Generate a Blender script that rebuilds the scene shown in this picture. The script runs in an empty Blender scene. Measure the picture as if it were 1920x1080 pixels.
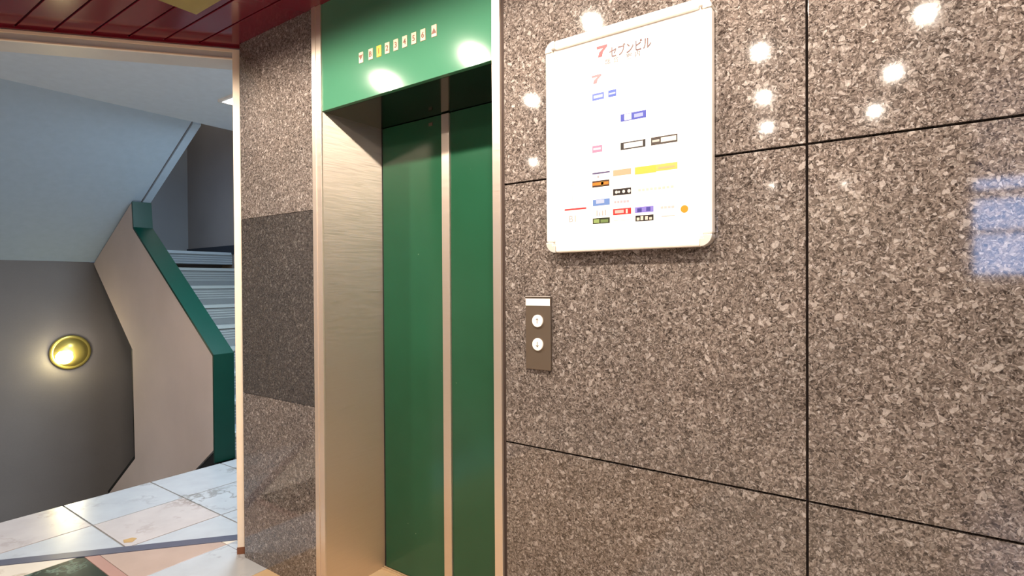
import bpy, math, random
from mathutils import Matrix, Vector
random.seed(7)
S = bpy.context.scene
COL = S.collection

# ------------------------------------------------------------------ camera
CAM_D, CAM_H = 1.4653, 1.3749
PSI, PITCH, ROLL, FPX = 0.6135, 0.009, -0.0063, 1025.41
cd = bpy.data.cameras.new('camera')
cd.sensor_width = 36.0
cd.lens = FPX / 1920 * 36.0
cd.clip_start = 0.05
cam = bpy.data.objects.new('camera', cd)
COL.objects.link(cam)
F = Vector((-math.sin(PSI) * math.cos(PITCH), math.cos(PSI) * math.cos(PITCH), -math.sin(PITCH)))
R = Vector((math.cos(PSI), math.sin(PSI), 0))
U = R.cross(F)
R2 = R * math.cos(ROLL) + U * math.sin(ROLL)
U2 = -R * math.sin(ROLL) + U * math.cos(ROLL)
M = Matrix((R2, U2, -F)).transposed().to_4x4()
M.translation = Vector((0, -CAM_D, CAM_H))
cam.matrix_world = M
S.camera = cam

# ------------------------------------------------------------------ world, exposure
S.view_settings.view_transform = 'Standard'
S.view_settings.look = 'None'
S.view_settings.gamma = 1.0
S.view_settings.use_curve_mapping = False
S.view_settings.exposure = 0.60
w = bpy.data.worlds.new('sky')
S.world = w
w.use_nodes = True
bg = w.node_tree.nodes['Background']
bg.inputs[0].default_value = (0.36, 0.56, 1.0, 1)
bg.inputs[1].default_value = 7.0
DOWN_W = 25.0      # each halogen downlight
PANEL_W = 55.0     # cool panel over the stair landing
BRASS_W = 2.6      # brass wall lamp

# ------------------------------------------------------------------ materials
def lin(c):
    c = c / 255.0
    return c / 12.92 if c <= 0.04045 else ((c + 0.055) / 1.055) ** 2.4
def rgb(r, g, b):
    return (lin(r), lin(g), lin(b), 1)
class Mat:
    def __init__(s, name, col, rough=0.5, metal=0.0, coat=0.0):
        s.m = bpy.data.materials.new(name); s.m.use_nodes = True
        s.nt = s.m.node_tree; s.b = s.nt.nodes['Principled BSDF']
        s.b.inputs['Base Color'].default_value = col
        s.b.inputs['Roughness'].default_value = rough
        s.b.inputs['Metallic'].default_value = metal
        s.b.inputs['Coat Weight'].default_value = coat
    def n(s, t, **k):
        x = s.nt.nodes.new(t)
        for a, v in k.items(): setattr(x, a, v)
        return x
    def l(s, a, b): s.nt.links.new(a, b)
    def coords(s, scale=(1, 1, 1), rot=(0, 0, 0)):
        tc = s.n('ShaderNodeTexCoord'); mp = s.n('ShaderNodeMapping')
        mp.inputs['Scale'].default_value = scale; mp.inputs['Rotation'].default_value = rot
        s.l(tc.outputs['Object'], mp.inputs['Vector'])
        return mp.outputs['Vector']
    def noise(s, vec, scale, detail=3, rough=.5):
        x = s.n('ShaderNodeTexNoise'); x.inputs['Scale'].default_value = scale
        x.inputs['Detail'].default_value = detail; x.inputs['Roughness'].default_value = rough
        s.l(vec, x.inputs['Vector']); return x
    def ramp(s, fac, stops, interp='LINEAR'):
        r = s.n('ShaderNodeValToRGB'); r.color_ramp.interpolation = interp
        e = r.color_ramp.elements
        while len(e) < len(stops): e.new(0.5)
        for i, (p, c) in enumerate(stops):
            e[i].position = p; e[i].color = c
        s.l(fac, r.inputs['Fac']); return r.outputs['Color']
    def mix(s, fac, a, b, bt='MIX'):
        x = s.n('ShaderNodeMix', data_type='RGBA', blend_type=bt)
        if isinstance(fac, (int, float)): x.inputs[0].default_value = fac
        else: s.l(fac, x.inputs[0])
        for i, v in ((6, a), (7, b)):
            if isinstance(v, tuple): x.inputs[i].default_value = v
            else: s.l(v, x.inputs[i])
        return x.outputs[2]
    def base(s, out): s.l(out, s.b.inputs['Base Color'])
    def bump(s, h, strength=.1, dist=.002):
        x = s.n('ShaderNodeBump'); x.inputs['Strength'].default_value = strength
        x.inputs['Distance'].default_value = dist
        s.l(h, x.inputs['Height']); s.l(x.outputs[0], s.b.inputs['Normal'])

def granite(name, dark=1.0, rough=0.055, bright=1.0):
    g = Mat(name, rgb(110, 98, 90), rough)
    v = g.coords((1, 1, 1))
    nz = g.noise(v, 45, 2)
    va = g.n('ShaderNodeVectorMath', operation='MULTIPLY_ADD')
    g.l(nz.outputs['Color'], va.inputs[0]); va.inputs[1].default_value = (.022, .022, .022)
    g.l(v, va.inputs[2])
    def vor(scale, vec=va.outputs[0]):
        x = g.n('ShaderNodeTexVoronoi'); x.inputs['Scale'].default_value = scale
        x.inputs['Randomness'].default_value = 1
        g.l(vec, x.inputs['Vector']); sp = g.n('ShaderNodeSeparateColor')
        g.l(x.outputs['Color'], sp.inputs[0]); return sp.outputs
    a = vor(165); b = vor(330); c = vor(105)
    k = dark * bright * .94
    def C(r, gg, bb): return (lin(r) * k * .97, lin(gg) * k, lin(bb) * k * 1.04, 1)
    c1 = g.ramp(a[0], [(0, C(58, 50, 46)), (.16, C(84, 75, 69)), (.40, C(112, 101, 94)), (.64, C(134, 122, 114)),
                       (.84, C(158, 148, 140)), (.965, C(186, 178, 172))], 'CONSTANT')
    c2 = g.ramp(b[1], [(0, C(40, 34, 30)), (.22, C(88, 78, 72)), (.6, C(130, 118, 110)), (.9, C(172, 162, 156))], 'CONSTANT')
    m1 = g.mix(.5, c1, c2)
    isb = g.ramp(c[2], [(0, (0, 0, 0, 1)), (.965, (.45, .45, .45, 1))], 'CONSTANT')
    m2 = g.mix(isb, m1, C(196, 186, 178))
    big = g.noise(v, 3.5, 2)
    tone = g.ramp(big.outputs[0], [(.3, (.88, .88, .88, 1)), (.7, (1.08, 1.06, 1.04, 1))])
    g.base(g.mix(1.0, m2, tone, 'MULTIPLY'))
    g.b.inputs['Specular IOR Level'].default_value = .6
    g.bump(a[1], .012, .001)
    return g.m
GRANITE = granite('brown_granite')
GRANITE_D = granite('granite_dark_reflection', .33, .05)  # stone colour darkened to carry the dark reflection on the middle slab
JOINT = Mat('dark_joint', rgb(62, 48, 42), .8).m

def paint(name, col, rough, nscale=0, amt=.1, spec=.5, coat=0):
    g = Mat(name, col, rough, 0, coat)
    g.b.inputs['Specular IOR Level'].default_value = spec
    if nscale:
        n = g.noise(g.coords(), nscale, 4)
        t = g.ramp(n.outputs[0], [(.3, (1 - amt,) * 3 + (1,)), (.7, (1 + amt,) * 3 + (1,))])
        g.base(g.mix(1, col, t, 'MULTIPLY'))
        g.bump(n.outputs[0], .06, .0015)
    return g.m
GREEN = paint('green_enamel', rgb(66, 120, 94), .105, 3, .03, .6)
g = Mat('green_door_enamel', rgb(22, 92, 56), .16)
n = g.noise(g.coords((1, 1, 1)), 26, 3, .7)
sc = g.ramp(n.outputs[0], [(.745, (0, 0, 0, 1)), (.765, (.5, .5, .5, 1))])
n2 = g.noise(g.coords(), 2.2, 3)
t = g.ramp(n2.outputs[0], [(.3, rgb(28, 74, 50)), (.7, rgb(32, 82, 58))])
g.base(g.mix(sc, t, rgb(120, 150, 120)))
GREEN_DOOR = g.m
TEAL = paint('teal_green_paint', rgb(0, 50, 40), .4, 8, .05, .25)
RED = paint('dark_red_lacquer', rgb(104, 10, 32), .12, 4, .04, .6)
RED_GAP = Mat('dark_red_gap', rgb(30, 5, 8), .6).m
def steel(name, col, rough, metal=1, sc=(3, 3, 160), tangent=None, aniso=.85):
    g = Mat(name, col, rough, metal)
    if tangent:
        cx = g.n('ShaderNodeCombineXYZ')
        for i in range(3): cx.inputs[i].default_value = tangent[i]
        g.b.inputs['Anisotropic'].default_value = aniso
        g.l(cx.outputs[0], g.b.inputs['Tangent'])
    n = g.noise(g.coords(sc), 3, 4, .6)
    r = g.ramp(n.outputs[0], [(.3, (rough * .8,) * 3 + (1,)), (.7, (rough * 1.25,) * 3 + (1,))])
    g.l(r, g.b.inputs['Roughness'])
    g.bump(n.outputs[0], .05, .0005)
    return g.m
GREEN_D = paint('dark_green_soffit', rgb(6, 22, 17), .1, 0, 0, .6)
STEEL = steel('brushed_steel', rgb(226, 214, 200), .5, .92, tangent=(0, 1, 0), aniso=.9)
STEEL_TRIM = steel('steel_trim', rgb(226, 212, 198), .42, .8, tangent=(1, 0, 0), aniso=.8)
ALU = Mat('silver_aluminium', rgb(232, 228, 222), .35, .55).m
CREAM = paint('cream_steel_paint', rgb(236, 218, 196), .3, 12, .03)
FRAME_W = paint('offwhite_frame_paint', rgb(188, 186, 184), .35, 12, .03)
def fabric_wall(name, c, amt=.07):
    g = Mat(name, c, .8)
    g.b.inputs['Specular IOR Level'].default_value = .2
    n = g.noise(g.coords((60, 60, 200)), 3, 3)
    n2 = g.noise(g.coords(), 2.0, 3)
    t = g.ramp(n.outputs[0], [(.3, (1 - amt,) * 3 + (1,)), (.7, (1 + amt,) * 3 + (1,))])
    t2 = g.ramp(n2.outputs[0], [(.3, (.94, .94, .94, 1)), (.7, (1.05, 1.05, 1.05, 1))])
    g.base(g.mix(1, g.mix(1, c, t, 'MULTIPLY'), t2, 'MULTIPLY'))
    g.bump(n.outputs[0], .2, .002)
    return g.m
GREY_WALL = fabric_wall('grey_textured_wall', rgb(118, 114, 112))
DARK_WALL = fabric_wall('taupe_textured_wall', rgb(112, 100, 86))
BEIGE = fabric_wall('beige_textured_wall', rgb(200, 184, 174), .04)
SOFFIT = paint('pale_blue_grey_plaster', rgb(160, 178, 194), .75, 18, .03, .2)
CEIL_P = paint('pale_ceiling_plaster', rgb(190, 202, 214), .75, 18, .03, .2)  # lighter than SOFFIT; the ceiling's extra brightness is put into the colour
HALL_W = paint('hall_plaster', rgb(206, 194, 178), .7, 10, .04, .2)
BLACK = Mat('black_rubber_and_shade', rgb(8, 8, 8), .8).m
STEP = fabric_wall('grey_step_vinyl', rgb(126, 132, 134), .14)
NOSE = Mat('pale_nosing', rgb(160, 168, 168), .4).m
GROUT = Mat('grey_grout', rgb(128, 122, 116), .9).m
STRIP = Mat('blue_grey_threshold', rgb(98, 100, 116), .3, .3).m
def marble(name, c, vein, rough=.24, scale=3.0, thr=.03, amt=.8):
    g = Mat(name, c, rough)
    v = g.coords()
    n = g.noise(v, scale, 5, .6)
    dv = g.n('ShaderNodeMath', operation='SUBTRACT'); g.l(n.outputs[0], dv.inputs[0]); dv.inputs[1].default_value = .5
    ab = g.n('ShaderNodeMath', operation='ABSOLUTE'); g.l(dv.outputs[0], ab.inputs[0])
    f = g.ramp(ab.outputs[0], [(0, (amt,) * 3 + (1,)), (thr, (0, 0, 0, 1))])
    n3 = g.noise(v, 1.7, 2)
    msk = g.ramp(n3.outputs[0], [(.45, (0, 0, 0, 1)), (.62, (1, 1, 1, 1))])
    ff = g.mix(1, f, msk, 'MULTIPLY')
    n2 = g.noise(v, 7, 4)
    t = g.ramp(n2.outputs[0], [(.3, (.93, .93, .93, 1)), (.7, (1.03, 1.03, 1.03, 1))])
    g.base(g.mix(1, g.mix(ff, c, vein), t, 'MULTIPLY'))
    return g.m
MARB_W = marble('white_marble', rgb(178, 180, 183), rgb(128, 126, 122))
MARB_P = marble('blush_marble', rgb(188, 178, 174), rgb(138, 124, 116))
MARB_C = marble('cream_marble', rgb(216, 202, 184), rgb(176, 156, 134))
MARB_PK = marble('pink_marble', rgb(176, 152, 138), rgb(150, 118, 102), amt=.5)
MARB_ROSE = marble('rose_marble_edge', rgb(168, 130, 118), rgb(150, 100, 92))
MARB_G = marble('green_marble', rgb(34, 46, 40), rgb(110, 130, 116), scale=7, thr=.05)
MARB_T = marble('tan_marble', rgb(200, 170, 132), rgb(150, 118, 86), amt=.5)
WHITE_P = Mat('white_poster', rgb(238, 235, 231), .4).m
SIGN_FR = Mat('white_satin_frame', rgb(246, 238, 230), .3, .1).m
def emis(name, c, s):
    g = Mat(name, c, .4); g.b.inputs['Emission Color'].default_value = c
    g.b.inputs['Emission Strength'].default_value = s; return g.m
BULB = emis('halogen_glow', (1, .88, .74, 1), 170)
PANEL_E = emis('cool_diffuser', (.86, .94, 1, 1), 9)
LIT = emis('lit_amber', rgb(255, 176, 24), .45)
BRASS_BULB = emis('warm_lamp_glow', (1, .86, .45, 1), 55)
BRASS = Mat('polished_brass', rgb(222, 204, 110), .3, .75).m
OLIVE = paint('olive_panel', rgb(150, 134, 70), .4, 6, .04)
PLATE = Mat('grey_bronze_plate', rgb(118, 106, 94), .34, .6).m
BTN = Mat('white_button', rgb(246, 238, 228), .35).m
ARROW = Mat('grey_print', rgb(120, 112, 106), .5).m
IND = Mat('indicator_window', rgb(196, 178, 150), .4).m
IND_T = Mat('brown_numeral', rgb(110, 56, 40), .5).m
g = Mat('clear_glass', (1, 1, 1, 1), .02)
tr = g.n('ShaderNodeBsdfTransparent'); gl = g.n('ShaderNodeBsdfGlossy'); gl.inputs['Roughness'].default_value = .02
mx = g.n('ShaderNodeMixShader'); mx.inputs[0].default_value = .08
g.l(tr.outputs[0], mx.inputs[1]); g.l(gl.outputs[0], mx.inputs[2])
g.l(mx.outputs[0], g.nt.nodes['Material Output'].inputs['Surface'])
GLASS = g.m
ASPHALT = Mat('grey_pavement', rgb(110, 108, 104), .9).m
FLAT = {}
def flat(c):
    if c not in FLAT: q = [max(0, 255 - (255 - v) * 1.2) for v in c]; k = .62; z = rgb(*q); FLAT[c] = Mat('print_%02x%02x%02x' % c, (z[0] * k, z[1] * k, z[2] * k, 1), .45).m
    return FLAT[c]

# ------------------------------------------------------------------ geometry helpers (meshes in world coordinates)
def link_mesh(name, verts, faces, mat, parent=None, smooth=False, bevel=0, seg=2):
    me = bpy.data.meshes.new(name); me.from_pydata([tuple(v) for v in verts], [], faces); me.validate(); me.update()
    return link(name, me, mat, parent, smooth, bevel, seg)
def link(name, me, mat, parent=None, smooth=False, bevel=0, seg=2):
    if mat: 
        me.materials.clear(); me.materials.append(mat)
    o = bpy.data.objects.new(name, me); COL.objects.link(o)
    if parent:
        o.parent = parent; o.location = -world_loc(parent)
    if smooth:
        for p in me.polygons: p.use_smooth = True
    if bevel:
        b = o.modifiers.new('bevel', 'BEVEL'); b.width = bevel; b.segments = seg; b.limit_method = 'ANGLE'; b.harden_normals = False
    return o
def world_loc(o):
    v = Vector(o.location)
    while o.parent: o = o.parent; v = v + Vector(o.location)
    return v
def boxg(x0, x1, y0, y1, z0, z1):
    v = [(x, y, z) for z in (z0, z1) for y in (y0, y1) for x in (x0, x1)]
    return v, [(0, 2, 3, 1), (4, 5, 7, 6), (0, 1, 5, 4), (2, 6, 7, 3), (0, 4, 6, 2), (1, 3, 7, 5)]
def box(name, x0, x1, y0, y1, z0, z1, mat, parent=None, bevel=0):
    v, f = boxg(x0, x1, y0, y1, z0, z1)
    return link_mesh(name, v, f, mat, parent, bevel=bevel)
def boxes(name, lst, mat, parent=None, bevel=0):
    V, Fc = [], []
    for b in lst:
        v, f = boxg(*b); k = len(V); V += v; Fc += [tuple(i + k for i in q) for q in f]
    return link_mesh(name, V, Fc, mat, parent, bevel=bevel)
def area2(p):
    return sum(p[i][0] * p[(i + 1) % len(p)][1] - p[(i + 1) % len(p)][0] * p[i][1] for i in range(len(p)))
def prism(name, poly, a0, a1, axis, mat, parent=None, bevel=0):
    """poly in the plane normal to axis ('z': x,y; 'y': x,z; 'x': y,z) swept a0..a1"""
    if area2(poly) < 0: poly = poly[::-1]
    n = len(poly)
    def P(p, a): return {'z': (p[0], p[1], a), 'y': (p[0], a, p[1]), 'x': (a, p[0], p[1])}[axis]
    v = [P(p, a0) for p in poly] + [P(p, a1) for p in poly]
    f = [tuple(range(n))[::-1], tuple(range(n, 2 * n))] + [(i, (i + 1) % n, n + (i + 1) % n, n + i) for i in range(n)]
    if axis == 'y': f = [q[::-1] for q in f]
    return link_mesh(name, v, f, mat, parent, bevel=bevel)
def cyl(name, c, r, h, axis, mat, parent=None, seg=40, bevel=0, r2=None):
    """disc swept from c along axis vector by h"""
    ax = Vector(axis).normalized(); t = ax.orthogonal().normalized(); b = ax.cross(t); r2 = r if r2 is None else r2
    v = []
    for k, rr in ((0, r), (h, r2)):
        for i in range(seg):
            a = 2 * math.pi * i / seg
            v.append(Vector(c) + ax * k + (t * math.cos(a) + b * math.sin(a)) * rr)
    f = [tuple(range(seg))[::-1], tuple(range(seg, 2 * seg))] + [(i, (i + 1) % seg, seg + (i + 1) % seg, seg + i) for i in range(seg)]
    return link_mesh(name, v, f, mat, parent, bevel=bevel)
def lathe(name, c, prof, axis, mat, parent=None, seg=48, smooth=True):
    ax = Vector(axis).normalized(); t = ax.orthogonal().normalized(); b = ax.cross(t)
    v = []; f = []; n = len(prof)
    for i in range(seg):
        a = 2 * math.pi * i / seg
        for r, k in prof: v.append(Vector(c) + ax * k + (t * math.cos(a) + b * math.sin(a)) * r)
    for i in range(seg):
        j = (i + 1) % seg
        for k in range(n - 1): f.append((i * n + k, j * n + k, j * n + k + 1, i * n + k + 1))
    return link_mesh(name, v, f, mat, parent, smooth)
def empty(name, loc, label=None, cat=None, group=None, kind=None, parent=None):
    o = bpy.data.objects.new(name, None); COL.objects.link(o); o.location = loc; o.empty_display_size = .1
    if parent: o.parent = parent; o.location = Vector(loc) - world_loc(parent)
    return tag(o, label, cat, group, kind)
def tag(o, label=None, cat=None, group=None, kind=None):
    if label: o['label'] = label
    if cat: o['category'] = cat
    if group: o['group'] = group
    if kind: o['kind'] = kind
    return o
def struct(o, label=None, cat=None): return tag(o, label, cat, None, 'structure')
def text(name, s, size, x, y, z, mat, parent=None, width=None, ext=.0006, bold=0, center=True):
    """lettering on a face that looks towards -y; (x, z) is its centre"""
    cu = bpy.data.curves.new(name, 'FONT'); cu.body = s; cu.size = size; cu.extrude = ext; cu.offset = bold
    cu.resolution_u = 3
    tmp = bpy.data.objects.new('tmp', cu); COL.objects.link(tmp)
    bpy.context.view_layer.update()
    me = bpy.data.meshes.new_from_object(tmp.evaluated_get(bpy.context.evaluated_depsgraph_get()))
    bpy.data.objects.remove(tmp)
    xs = [v.co.x for v in me.vertices]; ys = [v.co.y for v in me.vertices]
    if not xs: return None
    cx, cy = (min(xs) + max(xs)) / 2, (min(ys) + max(ys)) / 2
    sx = width / (max(xs) - min(xs)) if width else 1
    for v in me.vertices:
        a, b_, c = v.co; v.co = (x + (a - cx) * sx, y - c, z + (b_ - cy))
    return link(name, me, mat, parent)
def clip(poly, px, py, nx, ny):
    """keep the part where (p-P).n >= 0"""
    out = []
    for i in range(len(poly)):
        a, b = poly[i], poly[(i + 1) % len(poly)]
        da = (a[0] - px) * nx + (a[1] - py) * ny; db = (b[0] - px) * nx + (b[1] - py) * ny
        if da >= 0: out.append(a)
        if (da > 0 and db < 0) or (da < 0 and db > 0):
            t = da / (da - db); out.append((a[0] + (b[0] - a[0]) * t, a[1] + (b[1] - a[1]) * t))
    return out

H = 2.579                     # hall ceiling
# diagonal opening between hall and stair landing
A = Vector((-2.728, 0.02)); u = Vector((-.655, -.7556)).normalized(); nrm = Vector((.7556, -.655)).normalized()   # nrm looks into the hall
OPEN_W = 2.0
def dg(s, t): p = A + u * s + nrm * t; return (p.x, p.y)

# ------------------------------------------------------------------ back wall (granite) ------------------------------------------------
wall = empty('wall_back', (0, 0, 0), 'polished brown granite wall around the lift', 'wall', kind='structure')
boxes('backing', [(-1.0655, 2.5, .022, .3, 0, 2.75), (-2.69, -2.09, .022, .3, 0, 2.75)], JOINT, wall)
zs = [0, .85, 1.70, H]
xs = [-1.0615, -.1748, .712, 1.6, 2.5]
J = .0028
for i in range(4):
    for k in range(3):
        box('granite_slab', xs[i] + J, xs[i + 1] - J, 0, .021, zs[k] + (J if k else 0), zs[k + 1] - J, GRANITE, wall, .0008)
for k, (z0, z1) in enumerate(((0, .832), (.834, 1.701), (1.703, H))):
    o = box('granite_slab', -2.69, -2.0905, 0, .021, z0, z1, GRANITE_D if k == 1 else GRANITE, wall, .0006)
    if k == 1: o['label'] = 'polished granite slab in the middle of the narrow column, darkened for a reflection'
# side face of the column towards the landing
box('side_slab', -2.70, -2.691, .03, .3, 0, 2.7, GRANITE, wall)

# ------------------------------------------------------------------ lift
DEP = .33
lift = empty('elevator', (-1.565, .16, 0), 'elevator with green doors and green header in a steel surround', 'elevator')
XL, XR, ZD = -2.03, -1.102, 2.121
hd = box('header_panel', XL + .001, XR - .001, .001, .3, ZD, H + .1, GREEN, lift, .0015)
box('soffit_panel', XL, XR, .02, DEP + .06, ZD - .0015, ZD + .004, GREEN_D, lift)
box('jamb_panel', XL - .03, XL, .004, DEP + .05, 0, H, STEEL, lift, .001)
box('jamb_panel', XR, XR + .012, .004, DEP + .05, 0, H, STEEL, lift, .001)
boxes('trim_strip', [(-2.089, -2.062, -.008, .0035, 0, H), (-2.062, -2.0285, -.005, .0035, 0, H)], STEEL_TRIM, lift, .0012)
boxes('trim_strip', [(-1.1035, -1.071, -.008, .0035, 0, H)], STEEL_TRIM, lift, .0012)
boxes('trim_gap', [(-1.071, -1.062, .004, .02, 0, H)], JOINT, lift)
dl = box('door_panel', XL + .012, -1.634, DEP, DEP + .03, .012, ZD - .004, GREEN_DOOR, lift, .001)
dr = box('door_panel', -1.588, XR + .02, DEP, DEP + .03, .012, ZD - .004, GREEN_DOOR, lift, .001)
box('door_edge_strip', -1.633, -1.589, DEP - .008, DEP + .03, .012, ZD - .006, STEEL_TRIM, lift, .0015)['label'] = 'pale steel strip where the doors meet'
box('door_gap', XL - .001, XL + .012, DEP + .004, DEP + .02, 0, ZD, BLACK, lift)
boxes('sill', [(XL, XR, .02, DEP - .02, -.02, .004)] + [(XL, XR, DEP - .02 + k * .016, DEP - .009 + k * .016, -.02, .008) for k in range(4)], MARB_T, lift)
box('back_plate', XL - .05, XR + .05, DEP + .05, DEP + .09, 0, H, BLACK, lift)
box('key_switch', -1.712, -1.690, DEP - .004, DEP, 2.078, 2.092, PLATE, lift, .001)
# floor indicator row on the header
cols = [(-1.770, '▼'), (-1.712, 'B'), (-1.664, '1'), (-1.616, '2'), (-1.568, '3'), (-1.520, '4'), (-1.472, '5'), (-1.425, '6'), (-1.369, '▲')]
for x, s in cols:
    lit = s == '1'
    o = box('indicator_lamp', x - .0125, x + .0125, -.0015, .002, 2.289 - .0215, 2.289 + .0215, LIT if lit else IND, lift, .001)
    if lit: o['label'] = 'lit amber floor indicator window'
    text('numeral', s, .03 if s not in '▼▲' else .024, x, -.0016, 2.289, IND_T if not lit else flat((190, 120, 20)), o, bold=.0006)

# ------------------------------------------------------------------ hall ceiling: red planks cut along the diagonal
ceil = empty('ceiling', (0, -3, H), 'glossy dark red plank ceiling of the lift hall', 'ceiling', kind='structure')
back = clip([(-6, -6.7), (2.5, -6.7), (2.5, .02), (-6, .02)], *dg(0, -.02), nrm.x, nrm.y)
back = clip(back, -4.6, 0, 1, 0)
prism('ceiling_base', back, H + .012, H + .03, 'z', RED_GAP, ceil)
yy = 0.0; k = 0; PW = .1165
edges = [0.021, -.124]
while edges[-1] > -6.6: edges.append(edges[-1] - PW)
for a, b in zip(edges, edges[1:]):
    pl = clip([(-6, b + .0035), (2.5, b + .0035), (2.5, a - .0035), (-6, a - .0035)], *dg(0, 0), nrm.x, nrm.y)
    pl = clip(pl, -4.6, 0, 1, 0)
    if len(pl) >= 3: prism('plank', pl, H, H + .014, 'z', RED, ceil, .002)
# red edge moulding over the opening
prism('edge_moulding', [dg(-.02, .0), dg(OPEN_W + .2, .0), dg(OPEN_W + .2, .012), dg(-.02, .012)], H - .010, H, 'z', RED, ceil)

# olive square fitting
ol = empty('ceiling_panel', (-2.42, -.4, H), 'small olive square panel set in the red ceiling', 'ceiling panel')
box('frame', -2.54, -2.28, -.535, -.275, H - .006, H, OLIVE, ol, .002)
box('inset_plate', -2.515, -2.305, -.51, -.30, H - .009, H - .005, OLIVE, ol, .001)

# ------------------------------------------------------------------ diagonal opening frame
fr = empty('door_1', dg(OPEN_W / 2, 0) + (0,), 'cream steel frame of the diagonal opening to the stairs', 'door frame', kind='structure')
def dbox(name, s0, s1, t0, t1, z0, z1, mat, parent, bevel=0):
    return prism(name, [dg(s0, t0), dg(s1, t0), dg(s1, t1), dg(s0, t1)], z0, z1, 'z', mat, parent, bevel)
ZH = H - .012
dbox('post', 0.0, .034, -.11, .0, 0, ZH, CREAM, fr, .002)
dbox('post_gap', -.03, 0.0, -.06, -.012, 0, ZH, JOINT, fr)
dbox('post', OPEN_W - .034, OPEN_W, -.11, .0, 0, ZH, CREAM, fr, .002)
dbox('head_lip', .034, OPEN_W - .034, -.01, .0, ZH - .014, ZH, CREAM, fr, .001)
dbox('head_board', .034, OPEN_W - .034, -.17, -.006, ZH - .044, ZH - .014, FRAME_W, fr)
dbox('head_bead', .034, OPEN_W - .034, -.014, .0, ZH - .051, ZH - .044, CREAM, fr, .001)
dbox('rust_stain', -.001, .036, -.06, .002, 0, .035, Mat('rusted_steel', rgb(120, 74, 48), .8).m, fr)
# wall above the frame on the stair side and the remaining left stretch
lw = empty('wall_left', dg(OPEN_W + .5, 0) + (0,), 'plain wall left of the stair opening', 'wall', kind='structure')
dbox('wall_panel', OPEN_W, OPEN_W + .75, -.11, 0, 0, 2.75, HALL_W, lw)
dbox('wall_panel', 0, OPEN_W, -.11, -.012, H + .0, 2.75, HALL_W, lw)
box('wall_panel', -4.75, -4.6, -6.8, dg(OPEN_W + .7, 0)[1] + .05, 0, 2.75, HALL_W, lw)

# ------------------------------------------------------------------ floors
floor = empty('floor', (0, 0, 0), 'polished marble tile floor of hall and stair landing', 'floor', kind='structure')
EX = -4.245
FL = [(EX, 2.0), (EX, -1.6), (2.5, -1.6), (2.5, 2.0)]
prism('grout_bed', [(EX + .001, 2.0), (EX + .001, -1.5), (-4.6, -2.2), (-4.6, -6.7), (2.5, -6.7), (2.5, .35), (-2.6, .35), (-2.6, 2.0)][::1], -.14, -.004, 'z', GROUT, floor)
G = .0045
S0, S1 = .0, .052                       # threshold strip across (in t, towards the hall)
P_L = dg(0, -.005); P_H = dg(0, .052)
sill_s = dbox('threshold_strip', -.2, OPEN_W + .2, -.238, -.172, -.02, .003, STRIP, floor, .001)
LX = [EX, -3.775, -3.305, -2.835, -2.6]; LY = [-1.75, -1.27, -.785, -.30, .19, .675, 1.16, 1.645, 2.0]
for i in range(len(LX) - 1):
    for j in range(len(LY) - 1):
        q = [(LX[i] + (G if i else -.02), LY[j] + G), (LX[i + 1] - G, LY[j] + G), (LX[i + 1] - G, LY[j + 1] - G), (LX[i] + (G if i else -.02), LY[j + 1] - G)]
        q = clip(q, *dg(0, -.240), -nrm.x, -nrm.y)
        if len(q) >= 3 and abs(area2(q)) > .002:
            prism('tile', q, -.03, 0, 'z', random.choice((MARB_W, MARB_W, MARB_P)) if not (i < 4 and 2 <= j <= 4) else (MARB_P if (i, j) in ((0, 2), (1, 3)) else MARB_W), floor, .0008)
HX = [-4.6, -4.37, -3.88, -3.392, -2.903, -2.494, -2.0, -1.51, -1.02]; HY = [-2.4, -1.91, -1.42, -.935, -.462, 0.018, .25]
def hall_tile(x0, x1, y0, y1, m, name='tile'):
    q = clip([(x0, y0), (x1, y0), (x1, y1), (x0, y1)], *dg(0, -.170), nrm.x, nrm.y)
    if len(q) >= 3 and abs(area2(q)) > .0015: prism(name, q, -.03, 0, 'z', m, floor, .0006)
for i in range(len(HX) - 1):
    for j in range(len(HY) - 1):
        x0, x1, y0, y1 = HX[i] + .0015, HX[i + 1] - .0015, HY[j] + .0015, HY[j + 1] - .0015
        if j == 5: m = MARB_W; x1 = min(x1, -2.70)
        if x1 <= x0: continue
        if i == 3 and j == 3: m = MARB_G
        elif i == 3 and j == 4:
            hall_tile(x0, x1, y0, y0 + .05, MARB_ROSE); y0 += .052; m = MARB_PK
        elif i == 4: m = MARB_W
        elif i >= 5: m = MARB_T
        elif i == 2: m = MARB_C
        else: m = random.choice((MARB_C, MARB_W, MARB_PK))
        hall_tile(x0, x1, y0, y1, m)
boxes('far_paving', [(-1.0185, 2.5, -2.4, .018, -.03, 0), (-4.6, 2.5, -6.7, -2.4, -.03, 0)], MARB_C, floor)

# ------------------------------------------------------------------ stairwell walls
FX = -6.735
zs_ = 1.615
wg = struct(box('wall_far', FX - .12, FX, -1.42, 1.96, -1.9, zs_ - .0, GREY_WALL), 'mid grey textured wall behind the stair going down', 'wall')
SY = 1.96
ws = empty('wall_side', (-6, SY, 0), 'dark taupe side wall of the stairwell', 'wall', kind='structure')
box('wall_panel', -7.75, -2.7, SY, SY + .12, -1.9, 4.6, DARK_WALL, ws)
wh = struct(box('wall_landing', -7.72, -7.6, .66, SY, 1.6, 4.6, fabric_wall('blue_grey_wall', rgb(122, 120, 112))), 'blue-grey wall at the half landing above the stairs', 'wall')
struct(box('baseboard_side', -7.6, -6.40, SY - .018, SY, 1.74, 1.845, BLACK), 'black skirting on the stairwell side wall', 'baseboard')
struct(box('wall_right', -2.72, -2.6, .30, SY, -.1, 2.75, BEIGE), 'beige wall behind the granite column', 'wall')
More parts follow.
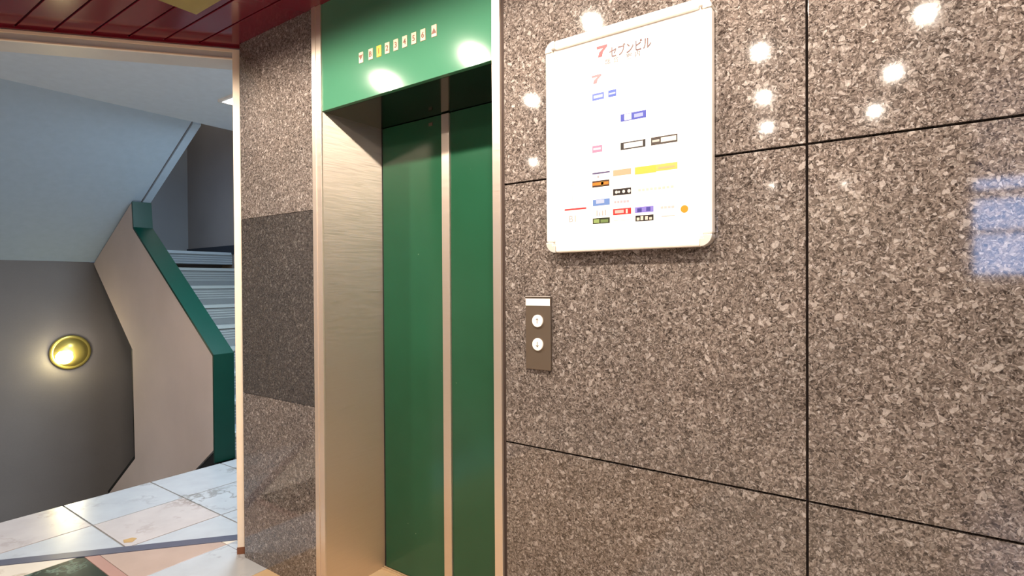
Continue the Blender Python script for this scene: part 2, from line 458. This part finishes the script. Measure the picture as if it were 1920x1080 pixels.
wn = empty('wall_near', (-5.5, -1.42, 0), 'stairwell wall at the near side of the stair going down', 'wall', kind='structure')
box('wall_panel', FX, -4.10, -1.60, -1.42, -1.9, 2.75, BEIGE, wn)
struct(box('wall_shaft', -7.72, -4.66, .54, .60, 2.98, 4.6, GREY_WALL), 'wall closing the upper flight side', 'wall')
struct(prism('ceiling_landing', clip([(-4.78, -1.6), (-2.6, -1.6), (-2.6, SY), (-4.78, SY)], *dg(0, -.0), -nrm.x, -nrm.y), 2.73, 2.87, 'z', CEIL_P), 'pale ceiling over the stair landing', 'ceiling')
struct(box('ceiling_upper', -7.75, -4.6, .60, SY + .1, 4.5, 4.62, SOFFIT), 'high ceiling over the rising stair', 'ceiling')
# wall above the landing ceiling edge
struct(box('wall_upper', -4.78, -4.66, .60, SY, 2.87, 4.5, SOFFIT), 'wall above the landing ceiling edge', 'wall')

struct(box('wall_shaft', -7.72, FX - .13, .54, .66, 1.6, 2.98, GREY_WALL), 'wall closing the shaft beside the half landing', 'wall')
struct(box('wall_shaft', FX - .13, FX, -1.42, .54, 1.615, 2.98, GREY_WALL), 'wall above the far grey wall', 'wall')
struct(box('wall_lower', EX + .002, EX + .08, -1.5, SY, -1.9, -.14, GREY_WALL), 'wall under the landing edge', 'wall')
# sloping underside of the flight above, over the flight going down
sl = (2.73 - 1.615) / (6.735 - 4.78)
uf = empty('upper_flight', (-5.7, 0, 2.2), 'pale sloping underside of the stair flight overhead', 'staircase')
PY0, PY1 = .651, .803
prism('sloping_soffit', [(-4.78, 2.73), (FX + .004, 1.617), (FX + .004, 1.615 + .24), (-4.78, 2.97)], -1.40, PY1 - .075, 'y', SOFFIT, uf)
prism('edge_strip', [(-4.78, 2.715), (FX, 1.60), (FX, 1.85), (-4.78, 2.965)], PY1 - .065, PY1 + .0, 'y', SOFFIT, uf, .003)
prism('edge_groove', [(-4.78, 2.738), (FX, 1.623), (FX, 1.84), (-4.78, 2.955)], PY1 - .075, PY1 - .065, 'y', GREY_WALL, uf)

# ------------------------------------------------------------------ parapet between the two flights
pp = empty('stair_parapet', (-5.0, .72, 0), 'beige stair parapet with a teal green cap and end post', 'parapet')
so = lambda x: 2.73 - (-4.78 - x) * sl
body = [(-4.318, .826), (-5.753, 1.898), (-5.778, so(-5.778) - .016), (FX + .006, 1.60), (-5.806, .782), (-5.777, -.231), (-6.42, -.70), (-6.42, -1.7), (-5.4, -1.7), (-5.4, -.66), (-4.318, .100)]
TH = .014
# concave outline: ear-free split into three convex-ish prisms joined in one mesh via ngons is fine (flat ngon, Blender triangulates)
prism('wall_body', body, PY0, PY1 - .001, 'y', BEIGE, pp)
dx, dz = (-5.753 + 4.318), (1.898 - .826); L_ = math.hypot(dx, dz); nx_, nz_ = dz / L_, -dx / L_   # outward normal (+x, +z)
cap = [(-4.318, .826), (-4.318 + .02, .826 + .004), (-5.753 + .018, 1.898 + .008), (-5.753, 1.898)]
prism('sloping_cap', [(-4.318, .826), (-4.300, .838), (-5.736, 1.911), (-5.753, 1.898)], PY0 - .004, PY1 + .004, 'y', TEAL, pp, .001)['label'] = 'teal green sloping cap'
prism('upper_cap', [(-5.753, 1.898), (-5.736, 1.911), (-5.760, so(-5.76) - .02), (-5.778, so(-5.778) - .02)], PY0 - .004, PY1 + .004, 'y', TEAL, pp, .001)['label'] = 'teal green upright cap under the soffit'
box('end_post', -4.318, -4.300, PY0 - .004, PY1 + .004, .0, .838, TEAL, pp, .001)['label'] = 'teal green end post'
def strip(name, a, b, wd, y0, y1, mat, parent):
    a = Vector(a); b = Vector(b); d = (b - a).normalized(); m = Vector((-d.y, d.x)) * wd
    return prism(name, [tuple(a), tuple(b), tuple(b + m), tuple(a + m)], y0, y1, 'y', mat, parent)
strip('edge_trim', (-5.777, -.231), (-5.806, .782), .026, PY0 + .001, PY1, BLACK, pp)
strip('edge_trim', (-6.42, -.70), (-5.777, -.231), .030, PY0 + .001, PY1, BLACK, pp)
strip('edge_trim', (-5.806, .782), (FX + .01, 1.60), .010, PY0 + .001, PY1, BLACK, pp)
box('shadow_block', -4.60, -4.32, PY0 + .02, PY1 - .002, -.18, .098, BLACK, pp)  # black block added to paint the shade in the notch by the post

# ------------------------------------------------------------------ staircase (rising and falling flights)
st = empty('staircase', (-5.4, 1.38, 0), 'grey stairs rising behind the parapet to a half landing', 'staircase')
X0, XT, ZT, NR = -4.31, -6.5, 1.755, 9
run = (X0 - XT) / (NR - 1); rise = ZT / NR
for k in range(NR - 1):
    x = X0 - k * run; z = (k + 1) * rise
    s_ = prism('step', [(x, z - rise), (x, z), (x - run - .02, z), (x - run - .02, z - rise - .12), (x - .02, z - rise - .12)], PY1 + .006, SY - .002, 'y', STEP, st)
    boxes('nosing', [(x - .002, x + .012, PY1 + .006, SY - .002, z - .028, z + .003), (x - .045, x - .002, PY1 + .006, SY - .002, z, z + .003),
                     (x - .075, x - .062, PY1 + .006, SY - .002, z, z + .003), (x, x + .003, PY1 + .006, SY - .002, z - .085, z - .075), (x, x + .003, PY1 + .006, SY - .002, z - .135, z - .125), (x - .105, x - .092, PY1 + .006, SY - .002, z, z + .003), (x, x + .003, PY1 + .006, SY - .002, z - .06, z - .052), (x, x + .003, PY1 + .006, SY - .002, z - .11, z - .102)], NOSE, s_)
box('half_landing', -7.6, XT, PY1 + .006, SY - .002, ZT - .14, ZT, STEP, st)
boxes('riser_lines', [(XT, XT + .003, PY1 + .006, SY - .002, ZT - k_, ZT - k_ + .008) for k_ in (.055, .08, .105, .13)], NOSE, st)
box('half_landing_nosing', XT - .002, XT + .012, PY1 + .006, SY - .002, ZT - .028, ZT + .003, NOSE, st)
lf = empty('lower_flight', (-5.2, -.4, 0), 'stairs going down below the marble landing edge', 'staircase')
for k in range(8):
    x = EX - .02 - k * .27; z = -(k + 1) * .19
    box('step', x - .30, x, -1.40, PY0 - .002, z - .19, z, STEP, lf)
box('edge_face', EX - .021, EX - .002, -1.40, PY0 - .002, -.19, -.031, STEP, lf)
struct(box('floor_lower', FX - .1, EX - .0, -1.5, SY, -2.0, -1.75, GREY_WALL), 'floor under the flights', 'floor')

# ------------------------------------------------------------------ brass wall lamp
bl = empty('wall_lamp', (FX, .448, .715), 'round brass lamp glowing on the grey stairwell wall', 'lamp')
c = (FX, .448, .715)
lathe('dish', c, [(.0, .0), (.165, 0.0), (.170, .012), (.160, .026), (.140, .024), (.10, .010), (.0, .006)], (1, 0, 0), BRASS, bl)
lathe('reflector', c, [(.142, .024), (.12, .05), (.085, .072), (.04, .084), (.0, .087)], (1, 0, 0), BRASS, bl)
bc = Vector((FX + .06, .385, .675))
lathe('bulb', bc, [(0, .05), (.035, .044), (.06, .026), (.068, .0), (.06, -.02), (.0, -.03)], (1, -.25, -.2), BRASS_BULB, bl)
def light(name, kind, loc, e, col, **k):
    d = bpy.data.lights.new(name, kind); d.energy = e; d.color = col
    for a, v in k.items(): setattr(d, a, v)
    o = bpy.data.objects.new(name, d); COL.objects.link(o); o.location = loc; return o
light('brass_lamp_light', 'POINT', (FX + .22, .40, .70), BRASS_W, (1, .86, .68), shadow_soft_size=.06)

# ------------------------------------------------------------------ landing ceiling panel
cl = empty('ceiling_light', (-3.78, .88, 2.73), 'bright square flush light in the pale landing ceiling', 'light')
boxes('frame', [(-4.06, -3.46, .58, .60, 2.712, 2.73), (-4.06, -3.46, 1.16, 1.18, 2.712, 2.73), (-4.06, -4.04, .60, 1.16, 2.712, 2.73), (-3.48, -3.46, .60, 1.16, 2.712, 2.73)], SIGN_FR, cl)
box('diffuser', -4.04, -3.48, .60, 1.16, 2.716, 2.73, PANEL_E, cl)
pl = light('panel_light', 'AREA', (-3.76, .88, 2.70), PANEL_W, (.62, .82, 1), shape='SQUARE', size=.5)
light('lower_flight_fill', 'POINT', (-5.3, -.7, -.7), 9.0, (.80, .88, 1), shadow_soft_size=.2)  # added fill for the dark lower flight, no fixture modelled
pl3 = light('shaft_fill', 'AREA', (-6.4, 1.3, 4.4), 9.0, (1, .96, .9), shape='RECTANGLE', size=1.6, size_y=.8)  # unseen fill added high in the shaft to lift the upper walls

# ------------------------------------------------------------------ call panel
cp = empty('call_panel', (-.926, 0, 1.22), 'slim bronze-grey lift call plate with two round buttons', 'call panel')
box('plate', -.973, -.880, -.009, 0, 1.101, 1.333, PLATE, cp, .0012)
box('name_strip', -.9715, -.8815, -.0105, -.0085, 1.303, 1.325, BTN, cp, .0004)['label'] = 'white name strip'
boxes('top_lip', [(-.973, -.880, -.0105, -.009, 1.331, 1.3335)], ALU, cp)
for z, s in ((1.255, '↑'), (1.181, '↓')):
    b_ = cyl('button', (-.926, -.008, z), .0195, .006, (0, -1, 0), BTN, cp, 40, .0012)
    up = 1 if s == '↑' else -1
    v = []; f = []
    for poly in ([(-.0012, -.008), (.0012, -.008), (.0012, .006), (-.0012, .006)], [(-.0055, .003), (.0, .0095), (.0055, .003), (.0035, .0018), (0, .0062), (-.0035, .0018)]):
        k = len(v); v += [(-.926 + a, -.0143, z + up * b) for a, b in poly]; f.append(tuple(range(k, k + len(poly))))
    link_mesh('arrow_mark', v, f, ARROW, b_)

# ------------------------------------------------------------------ directory sign
sg = empty('directory_sign', (-.63, -.015, 1.47), 'white framed tenant directory board hung on the granite wall', 'sign')
X0s, X1s, Z0s, Z1s = -.880, -.385, 1.4665, 2.1065
FWd = .026; RC = .028
box('backing_panel', X0s + .012, X1s - .012, -.019, -.001, Z0s + .012, Z1s - .012, ALU, sg)
box('poster', X0s + FWd, X1s - FWd, -.0205, -.019, Z0s + FWd, Z1s - FWd, WHITE_P, sg)
YF = -.031
for (a, b_, c_, d_) in ((X0s, X0s + FWd, Z0s + RC + .004, Z1s - RC - .004), (X1s - FWd, X1s, Z0s + RC + .004, Z1s - RC - .004)):
    box('frame_rail', a, b_, YF, -.001, c_, d_, SIGN_FR, sg, .005)
for (a, b_, c_, d_) in ((X0s + RC + .004, X1s - RC - .004, Z0s, Z0s + FWd), (X0s + RC + .004, X1s - RC - .004, Z1s - FWd, Z1s)):
    box('frame_rail', a, b_, YF, -.001, c_, d_, SIGN_FR, sg, .005)
for sx, cx in ((-1, X0s), (1, X1s)):
    for sz, cz in ((-1, Z0s), (1, Z1s)):
        R_ = RC + .003; ox, oz = cx - sx * R_, cz - sz * R_
        pts = [(ox + sx * R_ * math.sin(t * math.pi / 16), oz + sz * R_ * math.cos(t * math.pi / 16)) for t in range(9)]
        pts += [(cx - sx * 0.0, oz), (cx - sx * (FWd - .004), oz), (cx - sx * (FWd - .004), cz - sz * (FWd - .004)), (ox, cz - sz * (FWd - .004))]
        pts = [p for i, p in enumerate(pts) if i == 0 or (Vector(p) - Vector(pts[i - 1])).length > 1e-5]
        prism('corner_cap', pts, YF - .0015, -.001, 'y', ALU, sg, .001)
YP = -.0205
def tile_lbl(x0, x1, z0, z1, c, name='printed_label', d=.0003):
    return box(name, x0, x1, YP - d, YP, z0, z1, flat(c), sg)
def inner(x0, x1, z0, z1, c): return tile_lbl(x0, x1, z0, z1, c, 'printed_label', .0006)
# heading
RD = (214, 60, 78)
def seven(x0, x1, z0, z1, c):
    w_, h_ = x1 - x0, z1 - z0
    P = lambda a, b: (x0 + a * w_, z0 + b * h_)
    prism('seven_logo', [P(0, 1), P(1, 1), P(1, .8), P(.62, .42), P(.52, 0), P(.12, 0), P(.25, .42), P(.62, .74), P(.05, .74)], YP - .0005, YP, 'y', flat(c), sg)
seven(-.7124, -.6787, 2.0254, 2.0575, RD)
text('heading', 'セブンビル', .034, -.610, YP, 2.0316, flat((120, 84, 84)), sg, .1245, .0004, .0009)
for ch_, x_ in (('総', -.677), ('合', -.652), ('案', -.612), ('内', -.587)): text('subheading_letter', ch_, .018, x_, YP, 2.0078, flat((150, 142, 140)), sg, None, .0004, .0004)
seven(-.7282, -.6976, 1.9526, 1.9772, (228, 140, 146))
text('tenant_name', 'セブン', .022, -.646, YP, 1.956, flat((240, 214, 212)), sg, .08, .0004)
for s, z in (('6', 1.971), ('5', 1.903), ('4', 1.824), ('3', 1.756), ('2', 1.673), ('1', 1.625)):
    text('floor_number', s, .026, -.793, YP, z, flat((226, 222, 218)), sg, None, .0004)
text('floor_number', 'B1', .028, -.794, YP, 1.566, flat((196, 190, 186)), sg, None, .0004)
tile_lbl(-.7268, -.6894, 1.9039, 1.9238, (110, 130, 205)); inner(-.722, -.694, 1.9100, 1.9180, (200, 208, 236))
tile_lbl(-.6894, -.6760, 1.9060, 1.9220, (222, 228, 244))
tile_lbl(-.6760, -.6514, 1.9042, 1.9239, (96, 120, 200)); inner(-.6735, -.6540, 1.9115, 1.9160, (190, 200, 232))
tile_lbl(-.6387, -.5634, 1.8279, 1.8486, (90, 100, 190)); inner(-.627, -.606, 1.8300, 1.8470, (235, 238, 250)); inner(-.598, -.572, 1.8330, 1.8430, (170, 180, 226))
tile_lbl(-.6847, -.6485, 1.8350, 1.8500, (228, 232, 238))
tile_lbl(-.7276, -.6960, 1.7528, 1.7727, (240, 150, 180)); inner(-.7240, -.7000, 1.7600, 1.7660, (250, 214, 226))
tile_lbl(-.6960, -.6653, 1.7540, 1.7727, (250, 222, 230))
tile_lbl(-.6391, -.5653, 1.7481, 1.7688, (70, 62, 60)); inner(-.629, -.573, 1.7515, 1.7655, (240, 234, 228))
tile_lbl(-.5500, -.4766, 1.7480, 1.7694, (96, 86, 80)); inner(-.546, -.526, 1.7560, 1.7620, (210, 204, 200)); inner(-.522, -.480, 1.7530, 1.7655, (236, 230, 222))
tile_lbl(-.7280, -.6722, 1.6900, 1.6945, (110, 100, 140)); inner(-.712, -.706, 1.6790, 1.6850, (190, 186, 190)); 
tile_lbl(-.6623, -.6075, 1.6775, 1.6944, (246, 186, 158))
tile_lbl(-.5965, -.5360, 1.6740, 1.6945, (240, 206, 104)); tile_lbl(-.5360, -.4769, 1.6760, 1.6945, (240, 206, 124)); inner(-.530, -.484, 1.6815, 1.6865, (236, 190, 150))
tile_lbl(-.7282, -.6740, 1.6519, 1.6704, (96, 72, 44)); inner(-.7262, -.6765, 1.6570, 1.6655, (238, 150, 60)); 
inner(-.700, -.692, 1.6560, 1.6665, (228, 200, 80))
tile_lbl(-.6626, -.6078, 1.6223, 1.6404, (60, 44, 40))
for x_, w_ in ((-.652, .008), (-.644, .006), (-.630, .008), (-.614, .009)):
    cyl('printed_mark', (x_, YP - .0002, 1.6312), w_ * .55, .0006, (0, -1, 0), flat((246, 236, 230)), sg, 10)
for i in range(9): inner(-.5874 + i * .0115, -.5874 + i * .0115 + .0075, 1.6270, 1.6335, (240, 216, 206))
tile_lbl(-.7268, -.6727, 1.5979, 1.6163, (130, 160, 216)); inner(-.716, -.690, 1.6040, 1.6150, (196, 206, 232))
for i in range(5): inner(-.6595 + i * .0095, -.6595 + i * .0095 + .007, 1.6000, 1.6065, (246, 196, 204))
tile_lbl(-.8214, -.7477, 1.5920, 1.5970, (214, 80, 84))
for i, hh in enumerate((.016, .010, .014, .016)): inner(-.7150 + i * .009, -.7150 + i * .009 + .003, 1.5685, 1.5685 + hh, (200, 192, 188))
tile_lbl(-.7271, -.6729, 1.5455, 1.5620, (70, 76, 50)); inner(-.724, -.706, 1.5480, 1.5590, (170, 190, 130)); inner(-.702, -.678, 1.5480, 1.5570, (140, 160, 110))
tile_lbl(-.6629, -.6080, 1.5667, 1.5840, (226, 76, 76)); inner(-.657, -.630, 1.5710, 1.5800, (250, 200, 196)); inner(-.624, -.618, 1.5690, 1.5810, (252, 220, 216))
tile_lbl(-.5970, -.5433, 1.5675, 1.5837, (160, 150, 226)); inner(-.590, -.577, 1.5695, 1.5800, (96, 92, 170)); inner(-.564, -.552, 1.5705, 1.5815, (104, 100, 180))
tile_lbl(-.5955, -.5434, 1.5440, 1.5602, (62, 50, 42))
for i, (a_, hh) in enumerate(((0, .008), (.011, .011), (.024, .010), (.036, .007))): inner(-.5915 + a_, -.5915 + a_ + .008, 1.5465, 1.5465 + hh, (236, 226, 212))
for i in range(4): inner(-.5238 + i * .0100, -.5238 + i * .01 + .0075, 1.5735, 1.5795, (216, 212, 210))
inner(-.5210, -.4845, 1.5520, 1.5545, (222, 218, 216))
tile_lbl(-.5969, -.4490, 1.5912, 1.5920, (226, 222, 220))
tile_lbl(-.6620, -.6120, 1.5505, 1.5520, (214, 220, 222))
cyl('orange_mark', (-.459, YP - .0001, 1.5678), .0100, .0005, (0, -1, 0), flat((240, 172, 60)), sg, 28)
box('wall_bracket', -.66, -.60, -.012, -.0005, 2.04, 2.06, ALU, sg)

ps = prism('floor_stain', [(-3.415, -.275), (-3.377, -.285), (-3.350, -.255), (-3.377, -.225), (-3.407, -.235)], .0, .002, 'z', flat((226, 190, 140)))  # thin flat piece modelling an orange stain on the tile
tag(ps, 'small orange-tan stain on the landing tile beside the threshold strip', 'stain')
# ------------------------------------------------------------------ downlights
DL = [(-1.134, -.79, 'small round ceiling downlight nearest the lift'), (-1.80, -.76, 'round downlight in front of the elevator doors'), (-2.45, -.74, 'round downlight near the olive ceiling panel'),
      (-.46, -.80, 'round downlight above the directory sign'), (.22, -.80, 'round downlight above the right granite slabs'),
      (-1.941, -1.528, 'round downlight in the second row on the left'), (-2.914, -3.05, 'round downlight far to the left of the hall'), (-.578, -1.591, 'round downlight in the second row, middle'),
      (-.702, -2.36, 'round downlight in the third row, left'), (-.818, -3.115, 'round downlight in the fourth row, middle'), (.103, -1.595, 'round downlight in the second row, right'),
      (-.017, -2.348, 'round downlight in the third row, right'), (-.128, -3.128, 'round downlight in the fourth row, right'), (-1.267, -5.926, 'round downlight near the entrance, left'), (-.527, -6.35, 'round downlight nearest the entrance')]
p0 = None
for i, (x, y, lab) in enumerate(DL):
    if p0 is None:
        d = empty('downlight', (x, y, H), lab, 'downlight', 'round ceiling downlights')
        rg = lathe('ring', (x, y, H), [(.027, -.004), (.034, -.010), (.058, -.008), (.062, 0)], (0, 0, 1), SIGN_FR, d)
        bb = cyl('bulb', (x, y, H - .006), .027, .004, (0, 0, 1), BULB, d, 28)
        p0 = (d, rg, bb)
    else:
        d = p0[0].copy(); COL.objects.link(d); d.location = (x, y, H); d['label'] = lab
        for ch in p0[1:]:
            c_ = ch.copy(); COL.objects.link(c_); c_.parent = d
    near = y > -1
    light('downlight_beam', 'SPOT', (x, y, H - .02), DOWN_W * (1.6 if near else .42), (1, .86, .71), shadow_soft_size=.02, spot_size=math.radians(168), spot_blend=.35)

# ------------------------------------------------------------------ rest of the hall
struct(box('wall_right_side', 2.5, 2.6, -6.8, .3, 0, 2.75, HALL_W), 'plain wall at the right end of the hall', 'wall')
wf = empty('wall_front', (0, -6.75, 0), 'entrance wall behind the viewer with glazed opening', 'wall', kind='structure')
boxes('wall_panel', [(-4.75, .72, -6.85, -6.7, 0, 2.75), (.72, 2.6, -6.85, -6.7, 0, 1.44), (.72, 2.6, -6.85, -6.7, 2.54, 2.75)], HALL_W, wf)
win = empty('window_1', (1.6, -6.75, 1.44), 'glazed entrance panes with horizontal bars', 'window', kind='structure')
boxes('window_frame', [(.72, 2.5, -6.80, -6.74, 2.30, 2.41), (.72, 2.5, -6.80, -6.74, 1.90, 1.95), (1.66, 1.72, -6.80, -6.74, 1.44, 2.54)], ALU, win)
box('pane', .72, 2.5, -6.775, -6.769, 1.44, 2.54, GLASS, win)
struct(box('ground', -30, 30, -40, -6.86, -.15, -.05, ASPHALT), 'pavement outside the entrance', 'ground')
